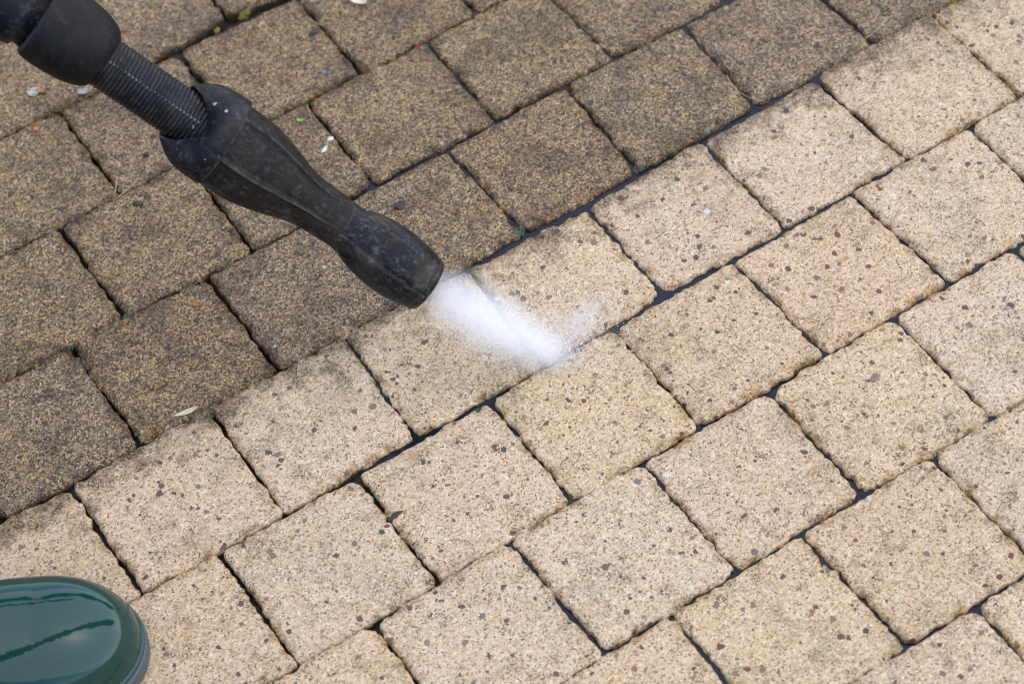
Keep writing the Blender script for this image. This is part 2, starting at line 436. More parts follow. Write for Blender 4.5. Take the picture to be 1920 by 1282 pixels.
LABELS = {
(-3,-1): "grimy brown paver behind the lance collar, with a whitish and orange leaf scrap",
(-3,0): "grimy brown paver just above the ribbed neck of the lance, its far edge cut off",
(-3,1): "strip of grimy paver at the top edge beyond a yellow moss tuft",
(-2,-1): "grimy paver at the left edge with a small orange leaf fragment on it",
(-2,0): "grimy paver mostly hidden below the ribbed neck of the lance, black dirt lump on it",
(-2,1): "grimy paver above the lance body's shoulder, with a black clump near its far edge",
(-2,2): "grimy paver at the top edge carrying the pale fallen leaf",
(-2,3): "tiny corner of grimy paver at the top edge, right of the fallen leaf's paver",
(-1,-1): "grimy paver at the left edge, with moss at its right-hand lower corner",
(-1,0): "grimy brown paver in clear view below the middle of the lance body",
(-1,1): "grimy paver crossed by the lance body, with pale lichen flakes and green leaf scrap",
(-1,2): "grimy wet paver whose far corner has the red berry scrap",
(-1,3): "grimy wet paver just right of the red berry scrap",
(-1,4): "grimy wet paver at the top edge with a straw stalk at its lower joint",
(0,-1): "grimy paver at the left edge touching the first cleaned course, beside the dry husk paver",
(0,0): "grimy paver with the dry husk on its near edge and an amber leaf bit",
(0,1): "grimy paver running under the nozzle cap's left side, bordering the cleaned course",
(0,2): "grimy paver right behind the nozzle cap with a dark recess drawn as a black lump",
(0,3): "grimy wet paver far side of the jet, blue green moss at its lower left corner",
(0,4): "grimy wet paver with white lichen dots and a fine curved stalk at its corner",
(0,5): "grimy wet paver near the top with a short stalk lying at its right end",
(0,6): "grimy paver strip at the top edge, last of the uncleaned course",
(1,-1): "cleaned paver partly hidden by the toe of the green boot, beneath its far side",
(1,0): "cleaned paver just above the boot toe, bordering the grimy course, with dark blue chips",
(1,1): "cleaned paver just right of the dry husk's end, brown stained along its far edge",
(1,2): "cleaned paver under the near side of the white water jet",
(1,3): "cleaned paver under the far side of the white water jet",
(1,4): "cleaned paver next right of the jet's far paver, its far edge touching the grime",
(1,5): "cleaned paver with a fine curved stalk reaching its far edge",
(1,6): "cleaned paver towards the top right, between the short stalk and the right edge",
(1,7): "cleaned paver in the top right corner beside yellow green moss",
(2,-1): "cleaned paver under the green boot, hardly showing beside its sole",
(2,0): "cleaned paver at the bottom touching the right side of the boot's toe",
(2,1): "cleaned pale paver left of the black dirt clump wedged in the joint",
(2,2): "cleaned paver with dark joint dirt and an olive mossy band down its left side",
(2,3): "cleaned paver hit at its far edge by the tip of the jet",
(2,4): "cleaned paver just right of the paver that the jet tip hits",
(2,5): "cleaned paver two right of the jet tip's paver, full of red brown chips",
(2,6): "cleaned paver three right of the jet tip's paver, at the right edge",
(2,7): "cleaned paver corner at the right edge, just below the top right paver",
(3,1): "cleaned paver at the bottom edge, near half cut away, below the boot-side course",
(3,2): "cleaned paver at the bottom with mossy grey patches, left of the big water-filled junction",
(3,3): "cleaned paver with an olive band on its left side above the big water-filled junction",
(3,4): "cleaned plain pale paver right of the olive-banded one, in the same course",
(3,5): "cleaned paver carrying the single large flat brown pebble",
(3,6): "cleaned paver at the right edge just past the brown pebble paver",
(4,3): "cleaned paver at the bottom edge immediately below the big water-filled junction",
(4,4): "cleaned paver low right with two large maroon chips near its far end",
(4,5): "cleaned paver low right with dark mossy specks, above the two corner pavers",
(4,6): "cleaned paver at the right edge above the speckled mossy low-right paver",
(5,5): "cleaned paver at the bottom edge close to the lower right corner",
(5,6): "cleaned sliver of paver in the lower right corner",
}
GROUP_PAVERS = "square concrete pavers of the patio laid in running bond"
NEED_SEE = set(PAVERS)
for n, ((r, i), quad) in enumerate(PAVERS.items()):
    q = (np.array(quad) + np.array([(-.0095, .0180), (.0095, .0180), (.0095, -.0180), (-.0095, -.0180)])) * U
    if r == 1: q[:2, 1] += 0.003 * U
    if r == 0: q[2:, 1] -= 0.002 * U
    rs = random.Random(r * 31 + i * 7 + 5)
    V, F, rim = paver_mesh(q, 60, 9, 0.0048 + rs.random() * 0.0028, 0.0024 + rs.random() * 0.0010, seed=n * 9,
                           dz=rs.uniform(-0.0009, 0.0009), tilt=(rs.uniform(-0.0005, 0.0005), rs.uniform(-0.0005, 0.0005)))
    c = np.array([q[:, 0].mean(), q[:, 1].mean(), 0])
    me = np_mesh("concrete_paver", V - c, F, rim, MAT_PAVER)
    o = link(bpy.data.objects.new("concrete_paver", me))
    o.location = c
    tag(o, LABELS[(r, i)], "paver", GROUP_PAVERS)

# the rest of the patio round about (out of the picture)
W_ = 0.986
OFF = {r: -0.459 * r + 0.0 for r in range(-20, 24)}
av, af, ar, base = [], [], [], 0
for r in range(-18, 20):
    for i in range(-18, 26):
        if (r, i) in NEED_SEE:
            continue
        x0 = W_ * i + OFF.get(r, 0) + 0.018
        if -6 < r < 8:
            x0 = W_ * i + OFFV[r] + 0.018
        if abs(x0 - 2) > 14:
            continue
        q = np.array([(x0, -r - .025), (x0 + W_ - .036, -r - .025), (x0 + W_ - .036, -r - .975), (x0, -r - .975)]) * U
        V, F, rim = paver_mesh(q, 5, 3, 0.0075, 0.0036, relief=0, dz=random.uniform(-.0008, .0008))
        av.append(V); af.append(F + base); ar.append(rim); base += len(V)
me = np_mesh("paving", np.concatenate(av), np.concatenate(af), np.concatenate(ar), MAT_PAVER)
tag(link(bpy.data.objects.new("paving", me)), kind="structure")

# joint bed and the ground beyond
def bed():
    a = 60.0
    g = np.linspace(-0.25, 0.85, 420)
    h = np.linspace(-0.66, 0.40, 400)
    X, Y = np.meshgrid(g, h, indexing='ij')
    P = np.stack([X.ravel(), Y.ravel(), np.zeros(X.size)], 1)
    P[:, 2] = -0.0062 + 0.0030 * vnoise(P, 38, 3) + 0.0018 * vnoise(P, 150, 4) + 0.0008 * vnoise(P, 420, 5)
    wet = np.clip((P[:, 0] - np.interp(P[:, 1], [-0.56, -0.395, -0.3, -0.185, -0.1, -0.035, 0.045, 0.1, 0.2], [0.10, 0.135, 0.155, 0.108, 0.152, 0.205, 0.262, 0.352, 0.46])) / 0.03 + 0.5, 0, 1)
    P[:, 2] -= 0.0050 * (1 - wet)
    idx = np.arange(X.size).reshape(X.shape)
    F = np.stack([idx[:-1, :-1], idx[1:, :-1], idx[1:, 1:], idx[:-1, 1:]], -1).reshape(-1, 4)
    corners = [(-a, -a), (a, -a), (a, a), (-a, a)]
    n0 = len(P)
    P = np.concatenate([P, [[x, y, -0.010] for x, y in corners]])
    c = [idx[0, 0], idx[-1, 0], idx[-1, -1], idx[0, -1]]
    faces = [tuple(f) for f in F]
    sides = [list(idx[:, 0]), list(idx[-1, :]), list(idx[::-1, -1]), list(idx[0, ::-1])]
    for k in range(4):
        faces.append(tuple([n0 + k, n0 + (k + 1) % 4] + [int(v) for v in sides[k][::-1]]))
    return P, faces
P, faces = bed()
tag(mesh_obj("ground", P, faces, MAT_SOIL), kind="structure")

# water standing in the joints of the washed part
def water_sheet():
    line = [(0.46, 0.20), (0.352, 0.10), (0.262, 0.045), (0.205, -0.035), (0.152, -0.100), (0.108, -0.185), (0.155, -0.300), (0.135, -0.395), (0.10, -0.56)]
    pts = []
    for (x0, y0), (x1, y1) in zip(line[:-1], line[1:]):
        for k in range(10):
            f = k / 10
            x, y = x0 + (x1 - x0) * f, y0 + (y1 - y0) * f
            j = 0.010 * float(vnoise(np.array([[x, y, 0]]), 60, 9)[0])
            pts.append((x + j, y + j * 0.6))
    pts += [(0.10, -0.66), (0.98, -0.66), (0.98, 0.2)]
    return pts
pts = water_sheet()
tag(mesh_obj("water", [(x, y, -0.0038) for x, y in pts], [tuple(range(len(pts)))], MAT_WATER, smooth=False), kind="structure")

# ---------------------------------------------------------------- pressure washer lance
TIP = Vector((1.99141667, -1.48635949, 0.67542744)) * U
AX = Vector((0.49177125, -0.61578584, -0.61560445)).normalized()
SIDE = Vector((0.85940181, 0.22961788, 0.45684151)).normalized()
FRONT = Vector((-0.13996275, -0.75371309, 0.64212694)).normalized()
LM = Matrix((SIDE, FRONT, -AX)).transposed().to_4x4()       # local x: image up-right, y: towards the viewer, z: back along the lance
LM.translation = TIP

def make_rubber(name, base, rough, scuff, streak=True):
    t = NT(name)
    ob = t.obj()
    mp = t.n("ShaderNodeMapping"); t.set(mp.inputs[0], ob); mp.inputs["Scale"].default_value = (1, 1, 0.55)
    a = t.smooth(t.noise(ob, 170, 5.0, 0.7), 0.50, 0.78)
    b = t.math('MULTIPLY', t.smooth(t.noise(mp.outputs[0], 420, 5.0, 0.75), 0.50, 0.80), t.smooth(t.noise(ob, 60, 3.0), 0.40, 0.62))
    sp = t.voro(t.vmath('ADD', ob, t.vmath('SCALE', t.noise(ob, 300, 2.0, color=True), 0.004)), 150, None)
    sr = t.sep(sp.outputs["Color"])
    dot = t.math('MULTIPLY', t.math('GREATER_THAN', sr[0], 0.93), t.math('LESS_THAN', sp.outputs["Distance"], t.math('MULTIPLY_ADD', sr[1], 0.16, 0.05)))
    f = t.math('MULTIPLY', t.math('MAXIMUM', t.math('MULTIPLY', a, 0.6), b), scuff)
    c = t.mix(f, base, (0.11, 0.118, 0.135))
    c = t.mix(t.math('MULTIPLY', dot, scuff * 1.3), c, (0.30, 0.32, 0.34))
    pt = t.n('ShaderNodeNewGeometry').outputs['Pointiness']
    wear = t.math('MULTIPLY', t.smooth(pt, 0.515, 0.60), t.smooth(t.noise(ob, 130, 4.0, 0.7), 0.35, 0.62))
    c = t.mix(t.math('MULTIPLY', wear, 0.8), c, (0.13, 0.135, 0.15))
    dust = t.smooth(t.noise(ob, 45, 3.0), 0.45, 0.75)
    c = t.mix(t.math('MULTIPLY', dust, 0.35 * scuff), c, (0.10, 0.075, 0.05))
    r = t.math('MULTIPLY_ADD', t.noise(ob, 90, 3.0), 0.25, rough - 0.12)
    h = t.math('ADD', t.noise(ob, 900, 3.0), t.math('MULTIPLY', t.noise(mp.outputs[0], 260, 3.0), 0.8))
    return t.p(Base_Color=c, Roughness=r, Specular_IOR_Level=0.19, Normal=t.bump(h, 0.3, 0.0005))
MAT_CAP = make_rubber("scuffed_black_rubber", (0.003, 0.003, 0.0043), 0.40, 1.2)
MAT_BODY = make_rubber("dull_black_plastic", (0.0062, 0.0043, 0.0030), 0.48, 0.60)
MAT_SHELL = make_rubber("bluish_black_plastic", (0.0025, 0.0034, 0.0065), 0.40, 0.75)
MAT_RIB = make_rubber("ribbed_black_plastic", (0.0018, 0.0022, 0.004), 0.38, 0.25)
MAT_GRIP = make_rubber("matt_black_grip", (0.004, 0.004, 0.005), 0.50, 0.22)
MAT_DARK = plain("dark_recess", (0.004, 0.004, 0.005), 0.6)
MAT_STEEL = plain("brushed_steel", (0.45, 0.45, 0.46), 0.3, 0.1, Metallic=1.0)
MAT_BRASS = plain("brass", (0.45, 0.30, 0.10), 0.35, 0.1, Metallic=1.0)

def lathe(name, prof, mat, parent, nth=96, off=None, mod=None, close=True, smod=None):
    """prof: list of (s, r) in paver units along local z; off(s): shift along local x; mod(s, th, r) -> r."""
    V, F = [], []
    for s, r in prof:
        o = off(s) if off else 0.0
        for k in range(nth):
            th = 2 * math.pi * k / nth
            rr = mod(s, th, r) if mod else r
            V.append(((o + rr * math.cos(th)) * U, rr * math.sin(th) * U, (smod(s, th) if smod else s) * U))
    m = len(prof)
    for j in range(m - 1):
        for k in range(nth):
            k2 = (k + 1) % nth
            F.append((j * nth + k, (j + 1) * nth + k, (j + 1) * nth + k2, j * nth + k2)[::-1])
    if close:
        F.append(tuple(range(nth))[::-1]); F.append(tuple((m - 1) * nth + k for k in range(nth)))
    return mesh_obj(name, V, F, mat, parent)

def interp_profile(pts, step=0.006):
    """Monotone-ish smooth resampling of (s, r) points."""
    s = np.array([p[0] for p in pts]); r = np.array([p[1] for p in pts])
    d = np.gradient(r, s)
    out = []
    for k in range(len(s) - 1):
        h = s[k + 1] - s[k]
        n = max(1, int(h / step))
        sl = (r[k + 1] - r[k]) / h
        d0, d1 = d[k], d[k + 1]
        if sl == 0 or d0 * sl < 0: d0 = 0 if sl == 0 else d0 * 0
        if sl == 0 or d1 * sl < 0: d1 = 0 if sl == 0 else d1 * 0
        d0 = np.sign(sl) * min(abs(d0), 3 * abs(sl)); d1 = np.sign(sl) * min(abs(d1), 3 * abs(sl))
        for j in range(n):
            t = j / n
            h00 = 2 * t**3 - 3 * t**2 + 1; h10 = t**3 - 2 * t**2 + t; h01 = -2 * t**3 + 3 * t**2; h11 = t**3 - t**2
            out.append((s[k] + t * h, h00 * r[k] + h10 * h * d0 + h01 * r[k + 1] + h11 * h * d1))
    out.append((s[-1], r[-1]))
    return out

def ang(th, c):
    return (th - c + math.pi) % (2 * math.pi) - math.pi

SEAMS = (math.radians(96 + 12), math.radians(49), math.radians(157), math.radians(275))  # angles from local x towards the viewer
def seam_groove(th, c, w, d):
    return -d * math.exp(-(ang(th, c) / w) ** 2)

lance = empty("pressure_washer_lance")
lance.matrix_world = LM
tag(lance, "black pressure washer lance with ribbed neck and scuffed rubber nozzle, held above the patio", "pressure washer lance")
bpy.context.view_layer.update()

def off_tip(s):
    return -0.022 * max(0.0, 1 - s / 0.75)
# nozzle cap
def cap_mod(s, th, r):
    r += seam_groove(th, SEAMS[0], 0.05, 0.014) + seam_groove(th, SEAMS[1], 0.03, 0.005) + seam_groove(th, SEAMS[3], 0.045, 0.007)
    if ang(th, SEAMS[0]) > 0 and s < 0.10 and s > 0.065 and math.sin(th) > 0:
        r -= 0.005
    return r
capprof = [(0.075, 0.03), (0.07, 0.125), (0.012, 0.145)] + interp_profile([(0.004, 0.152), (0.006, 0.163), (0.02, 0.177), (0.040, 0.186), (0.050, 0.180), (0.060, 0.189), (0.10, 0.200), (0.19, 0.215), (0.30, 0.222), (0.42, 0.214), (0.52, 0.196), (0.58, 0.178), (0.62, 0.163), (0.66, 0.158), (0.70, 0.157)], 0.005)
lathe("nozzle_cap", capprof, MAT_CAP, lance, 144, off_tip, cap_mod)
jet_hole = lathe("jet_orifice", [(0.058, 0.004), (0.045, 0.012), (0.045, 0.035), (0.08, 0.035)], MAT_BRASS, lance, 32, lambda s: -0.022)

# nozzle body: shell with raised seams and recessed flats
def body_mod(s, th, r):
    g = 0.0
    k = min(1, max(0, (s - 0.72) / 0.15)) * min(1, max(0, (1.62 - s) / 0.04))
    fl = 0.0
    for c0, c1 in ((SEAMS[1], SEAMS[0]), (SEAMS[0], SEAMS[2]), (SEAMS[2], SEAMS[3]), (SEAMS[3], SEAMS[1] + 2 * math.pi)):
        t = th if th >= c0 else th + 2 * math.pi
        if c0 <= t <= c1:
            x = (t - c0) / (c1 - c0)
            x = min(x, 1 - x) * (c1 - c0)
            fl = min(1, max(0, (x - 0.05) / 0.05))
    r -= 0.014 * fl * k * min(1, max(0, (s - 0.85) / 0.2))
    for c in SEAMS:
        r += 0.011 * k * math.exp(-(ang(th, c) / 0.035) ** 2)
    r += seam_groove(th, SEAMS[0] - 0.09, 0.02, 0.004) * k
    return r
bodyprof = interp_profile([(0.66, 0.150), (0.72, 0.157), (0.80, 0.162), (0.90, 0.169), (0.98, 0.180), (1.05, 0.200), (1.14, 0.228), (1.25, 0.260), (1.36, 0.286), (1.45, 0.297), (1.55, 0.297), (1.62, 0.299)], 0.012)
lathe("nozzle_body", bodyprof, MAT_BODY, lance, 180, lambda s: 0.0, body_mod)
# rear shoulder of the body, rounded over towards the neck
def sh_mod(s, th, r):
    r += seam_groove(th, SEAMS[0] - 0.04, 0.03, 0.006)
    return r
shprof = interp_profile([(1.585, 0.285), (1.592, 0.3035), (1.65, 0.303), (1.72, 0.300), (1.78, 0.291), (1.83, 0.272), (1.875, 0.245), (1.91, 0.218), (1.935, 0.197), (1.945, 0.188)], 0.01) + [(1.943, 0.180), (1.93, 0.176), (1.88, 0.170)]
def sh_s(s, th):
    return s if s < 1.66 else 1.66 + (s - 1.66) * (1 - 0.62 * max(0.0, math.sin(th)) ** 1.3)
lathe("body_shoulder", shprof, MAT_SHELL, lance, 144, lambda s: 0.006, sh_mod, True, sh_s)

# ribbed neck
ribs = []
s = 1.675
pitch = 0.0265
while s < 2.53:
    for f, dr in ((0.0, -0.0045), (0.18, -0.003), (0.38, 0.002), (0.62, 0.002), (0.82, -0.003)):
        ribs.append((s + f * pitch, 0.163 + dr))
    s += pitch
neck = lathe("ribbed_neck", ribs, MAT_RIB, lance, 96, lambda s: 0.003)
# moulding seam along the neck: a row of little nubs
V, F = [], []
s = 1.80
while s < 2.50:
    c = math.radians(84)
    r0 = 0.1655
    bm_c = Vector((0.003 + r0 * math.cos(c), r0 * math.sin(c), s + 0.5 * pitch))
    t1 = Vector((-math.sin(c), math.cos(c), 0)); n1 = Vector((math.cos(c), math.sin(c), 0)); z1 = Vector((0, 0, 1))
    b = len(V)
    for a in range(5):
        for k in range(8):
            ph = a / 4 * math.pi / 2; thk = 2 * math.pi * k / 8
            p = bm_c + (t1 * math.cos(thk) * 0.0105 + z1 * math.sin(thk) * 0.0100) * math.cos(ph) + n1 * math.sin(ph) * 0.0045
            V.append(p * U)
    for a in range(4):
        for k in range(8):
            F.append((b + a * 8 + k, b + a * 8 + (k + 1) % 8, b + (a + 1) * 8 + (k + 1) % 8, b + (a + 1) * 8 + k))
    s += pitch
mesh_obj("moulding_seam", V, F, MAT_RIB, neck)

# collar, grip and the wand beyond the frame
colprof = [(2.46, 0.166)] + interp_profile([(2.468, 0.172), (2.478, 0.188), (2.51, 0.214), (2.56, 0.235), (2.63, 0.253), (2.72, 0.264), (2.82, 0.267), (2.89, 0.263), (2.915, 0.258)], 0.01) + [(2.93, 0.248), (2.935, 0.225)]
lathe("collar", colprof, MAT_GRIP, lance, 96, lambda s: 0.012)
grprof = [(2.92, 0.215), (2.985, 0.216), (3.0, 0.242)] + interp_profile([(3.04, 0.252), (3.2, 0.256), (3.6, 0.245), (3.9, 0.21), (4.05, 0.15), (4.1, 0.09)], 0.03)
lathe("grip_sleeve", grprof, MAT_SHELL, lance, 96, lambda s: 0.006)
lathe("wand_pipe", [(4.0, 0.075), (9.5, 0.075)], MAT_STEEL, lance, 48)
lathe("handle", interp_profile([(9.4, 0.10), (9.5, 0.17), (9.9, 0.2), (11.5, 0.2), (12.4, 0.19), (12.6, 0.12)], 0.1), MAT_GRIP, lance, 48)

# ---------------------------------------------------------------- water jet: spray and splash as real mist
def mist_material(name, kind, dens, aniso=0.0):
    m = bpy.data.materials.new(name)
    m.use_nodes = True
    t = NT.__new__(NT)
    t.m, t.t = m, m.node_tree
    for n in list(m.node_tree.nodes):
        m.node_tree.nodes.remove(n)
    t.out = t.n("ShaderNodeOutputMaterial")
    vol = t.n("ShaderNodeVolumePrincipled")
    t.t.links.new(vol.outputs[0], t.out.inputs["Volume"])
    vol.inputs["Color"].default_value = (0.97, 0.98, 1.0, 1)
    vol.inputs["Anisotropy"].default_value = aniso
    ob = t.obj()
    xyz = t.n("ShaderNodeSeparateXYZ"); t.set(xyz.inputs[0], ob)
    x, y, z = xyz.outputs
    d = kind(t, ob, x, y, z)
    t.set(vol.inputs["Density"], t.math('MULTIPLY', d, dens))
    return m

JET_L = 1.16 * U
def jet_density(t, ob, x, y, z):
    # local frame of the lance, z negative along the jet
    f = t.math('MULTIPLY', z, -1 / JET_L)                                     # 0 at the nozzle, 1 at the stone
    ph = t.n("ShaderNodeMapping"); t.set(ph.inputs[0], ob); ph.inputs["Scale"].default_value = (1, 1, 0.13)
    nz = t.noise(ph.outputs[0], 170, 4.0, 0.6)
    nz2 = t.noise(ph.outputs[0], 55, 2.0, 0.5)
    sig = t.ramp(t.math('ADD', f, 0.0), [(0.0, 0.100), (0.12, 0.140), (0.45, 0.158), (0.8, 0.112), (1.0, 0.070)])
    sig = t.math('MULTIPLY', sig, U * 0.80)
    sh = t.math('MULTIPLY', t.math('SUBTRACT', nz2, 0.5), 0.02 * U)
    cx = t.math('ADD', x, t.math('ADD', sh, 0.022 * U))
    r2 = t.math('ADD', t.math('MULTIPLY', cx, cx), t.math('MULTIPLY', y, y))
    g = t.math('EXPONENT', t.math('MULTIPLY', t.math('DIVIDE', r2, t.math('MULTIPLY', sig, sig)), -0.80))
    wisp = t.math('EXPONENT', t.math('MULTIPLY', t.math('DIVIDE', r2, t.math('MULTIPLY', sig, sig)), -0.24))
    g = t.math('ADD', g, t.math('MULTIPLY', wisp, t.math('MULTIPLY_ADD', t.smooth(nz, 0.42, 0.75), 0.10, 0.025)))
    g = t.math('SUBTRACT', g, 0.02, clamp=True)
    along = t.ramp(f, [(0.0, 0.60), (0.10, 0.90), (0.45, 0.95), (0.82, 0.95), (1.0, 0.42)])
    return t.math('MULTIPLY', t.math('MULTIPLY', g, along), t.math('MULTIPLY_ADD', t.smooth(nz, 0.3, 0.7), 0.30, 0.85))
MAT_JET = mist_material("jet_mist", jet_density, 76.0, 0.0)

spray = lathe("water_spray", [(-0.006 - f * 1.30, r) for f, r in ((0.0, 0.06), (0.02, 0.16), (0.06, 0.25), (0.15, 0.34), (0.35, 0.39), (0.6, 0.37), (0.8, 0.32), (0.95, 0.26), (1.0, 0.12))][::-1], MAT_JET, None, 48, lambda s: -0.022)
JD = (Vector((2.6000, -2.0750, 0.0)) * U - (TIP + SIDE * (-0.022 * U))).normalized()
JX = SIDE - JD * SIDE.dot(JD); JX.normalize()
JM = Matrix((JX, (-JD).cross(JX), -JD)).transposed().to_4x4()
JM.translation = TIP
spray.matrix_world = JM
tag(spray, "white misty cone of water blasting from the nozzle onto the pale pavers", "water jet", kind="stuff")

# splash: mist bouncing up off the stone and along the joint
HIT = Vector((2.57, -2.075, 0.0)) * U
def splash_density(t, ob, x, y, z):
    n1 = t.smooth(t.noise(ob, 75, 5.0, 0.68), 0.44, 0.74)
    rx = t.math('DIVIDE', x, 0.058); ry = t.math('DIVIDE', y, 0.040); rz = t.math('DIVIDE', z, 0.020)
    r2 = t.math('ADD', t.math('ADD', t.math('MULTIPLY', rx, rx), t.math('MULTIPLY', ry, ry)), t.math('MULTIPLY', rz, rz))
    g = t.math('SUBTRACT', t.math('EXPONENT', t.math('MULTIPLY', r2, -2.4)), 0.09, clamp=True)
    jx = t.math('DIVIDE', t.math('SUBTRACT', x, 0.012), 0.022); jy = t.math('DIVIDE', y, 0.0075); jz = t.math('DIVIDE', z, 0.008)
    j2 = t.math('ADD', t.math('ADD', t.math('MULTIPLY', jx, jx), t.math('MULTIPLY', jy, jy)), t.math('MULTIPLY', jz, jz))
    j = t.math('EXPONENT', t.math('MULTIPLY', j2, -1.0))
    return t.math('ADD', t.math('MULTIPLY', g, t.math('MULTIPLY_ADD', n1, 1.25, 0.05)), t.math('MULTIPLY', j, 1.3))
MAT_SPLASH = mist_material("splash_mist", splash_density, 40.0)
V, F = [], []
for a in range(11):
    for k in range(40):
        ph = -0.25 + a / 10 * (math.pi / 2 + 0.24); th = 2 * math.pi * k / 40
        V.append((0.062 * math.cos(ph) * math.cos(th), 0.043 * math.cos(ph) * math.sin(th), 0.024 * math.sin(ph)))
for a in range(10):
    for k in range(40):
        F.append((a * 40 + k, a * 40 + (k + 1) % 40, (a + 1) * 40 + (k + 1) % 40, (a + 1) * 40 + k))
F.append(tuple(range(40))[::-1]); F.append(tuple(400 + k for k in range(40)))
splash = mesh_obj("splash_mist", V, F, MAT_SPLASH)
splash.location = HIT + Vector((0.014, 0.020, 0.0))
splash.rotation_euler = (0, 0, math.radians(14))
tag(splash, "thin mist splashing up where the jet strikes the joint between the pale pavers", "splash", kind="stuff")

# droplets thrown off the stone
def make_droplets():
    t = NT("water_droplet")
    m = t.p(Base_Color=(0.80, 0.84, 0.90), Roughness=0.08, IOR=1.33, **{"Transmission_Weight": 0.55})
    bm = bmesh.new()
    rs = random.Random(4)
    for _ in range(520):
        a = rs.gauss(math.radians(25), 1.0)
        d = abs(rs.gauss(0, 0.034)) + 0.004
        z = abs(rs.gauss(0, 0.007)) + 0.0012
        r = rs.uniform(0.00018, 0.00045)
        p = HIT + Vector((math.cos(a) * d, math.sin(a) * d, z))
        dirv = Vector((math.cos(a), math.sin(a), rs.uniform(0.1, 0.8))).normalized()
        mt = Matrix.Translation(p) @ dirv.to_track_quat('Z', 'Y').to_matrix().to_4x4() @ Matrix.Diagonal((r, r, r * rs.uniform(1.2, 3.5), 1))
        bmesh.ops.create_icosphere(bm, subdivisions=1, radius=1, matrix=mt)
    me = bpy.data.meshes.new("droplets")
    bm.to_mesh(me); bm.free()
    me.polygons.foreach_set("use_smooth", [True] * len(me.polygons))
    me.materials.append(m)
    o = link(bpy.data.objects.new("droplets", me))
    tag(o, "fine water droplets flying off the stone round the end of the jet", "droplets", kind="stuff")
make_droplets()

# ---------------------------------------------------------------- green rubber boot
def make_boot_material():
    t = NT("glossy_green_rubber")
    ob = t.obj()
    xyz = t.n("ShaderNodeSeparateXYZ"); t.set(xyz.inputs[0], ob)
    x, y, z = xyz.outputs
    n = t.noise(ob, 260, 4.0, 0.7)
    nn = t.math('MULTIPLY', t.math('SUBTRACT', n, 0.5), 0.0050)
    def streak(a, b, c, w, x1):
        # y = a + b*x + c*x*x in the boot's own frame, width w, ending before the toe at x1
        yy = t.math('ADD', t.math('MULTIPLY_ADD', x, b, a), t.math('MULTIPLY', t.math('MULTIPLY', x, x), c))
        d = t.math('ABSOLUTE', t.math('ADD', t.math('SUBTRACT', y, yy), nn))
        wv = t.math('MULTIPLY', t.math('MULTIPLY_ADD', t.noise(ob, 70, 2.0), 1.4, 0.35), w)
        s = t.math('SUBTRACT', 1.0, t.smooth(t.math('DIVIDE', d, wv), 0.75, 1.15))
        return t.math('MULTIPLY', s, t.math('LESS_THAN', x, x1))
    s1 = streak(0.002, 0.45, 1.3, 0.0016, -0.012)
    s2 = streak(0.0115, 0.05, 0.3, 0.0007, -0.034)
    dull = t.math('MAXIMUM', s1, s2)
    f = t.noise(ob, 35, 3.0)
    c = t.mix(f, (0.0022, 0.030, 0.025), (0.004, 0.043, 0.036))
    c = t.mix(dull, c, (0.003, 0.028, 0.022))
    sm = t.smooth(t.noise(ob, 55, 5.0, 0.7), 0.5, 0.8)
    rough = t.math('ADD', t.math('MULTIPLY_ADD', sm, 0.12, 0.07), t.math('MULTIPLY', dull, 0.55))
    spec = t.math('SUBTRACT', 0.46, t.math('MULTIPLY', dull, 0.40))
    return t.p(Base_Color=c, Roughness=rough, Specular_IOR_Level=spec, Normal=t.bump(t.noise(ob, 120, 3.0), 0.10, 0.001))
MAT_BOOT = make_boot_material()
MAT_SOLE = plain("grey_green_rubber_sole", (0.055, 0.068, 0.080), 0.42, 0.2)
MAT_LINING = plain("dark_cloth_lining", (0.02, 0.022, 0.02), 0.9)

boot = empty("rubber_boot", (-0.0705, -0.2506, 0.0))
boot.rotation_euler = (0, 0, math.radians(-25.0))
tag(boot, "glossy green rubber boot with grey sole standing on the cleaned pavers", "boot")

def half_w(d):       # d: metres back from the toe tip
    if d <= 0: return 0.0
    if d < 0.075:
        return 0.0490 * (1 - (1 - d / 0.075) ** 2.35) ** (1 / 2.05)
    if d < 0.165:
        f = (d - 0.075) / 0.09
        return 0.0490 - 0.0100 * (3 * f * f - 2 * f ** 3)
    if d < 0.23:
        return 0.039 + 0.002 * (d - 0.165) / 0.065
    f = min(1.0, (d - 0.23) / 0.058)
    return 0.041 * math.sqrt(max(0, 1 - f * f))
def top_h(d):
    if d <= 0: return 0.0
    a = 0.060
    if d < a:
        return 0.046 * (1 - (1 - d / a) ** 2.2) ** (1 / 2.2)
    return 0.046 + 0.15 * (d - a) + 2.2 * max(0, d - 0.10) ** 2

def sole_outline(grow, n=70):
    L = 0.288
    ds = [L * 0.5 * (1 - math.cos(math.pi * k / n)) for k in range(n + 1)]
    left = [(-d, half_w(d)) for d in ds]
    right = [(-d, -half_w(d)) for d in reversed(ds)][1:-1]
    pts = left + right
    out = []
    m = len(pts)
    for k in range(m):
        (x0, y0), (x1, y1) = pts[k - 1], pts[(k + 1) % m]
        tx, ty = x1 - x0, y1 - y0
        l = math.hypot(tx, ty) or 1
        out.append((pts[k][0] + (-ty / l) * -grow * -1, pts[k][1] + (tx / l) * grow * 1))
    return out
def ring_stack(name, rings, mat, parent):
    V, F = [], []
    for pts, z in rings:
        V += [(x, y, z) for x, y in pts]
    m = len(rings[0][0])
    for j in range(len(rings) - 1):
        for k in range(m):
            F.append((j * m + k, j * m + (k + 1) % m, (j + 1) * m + (k + 1) % m, (j + 1) * m + k)[::-1])
    F.append(tuple(range(m))); F.append(tuple((len(rings) - 1) * m + k for k in range(m))[::-1])
    return mesh_obj(name, V, F, mat, parent)
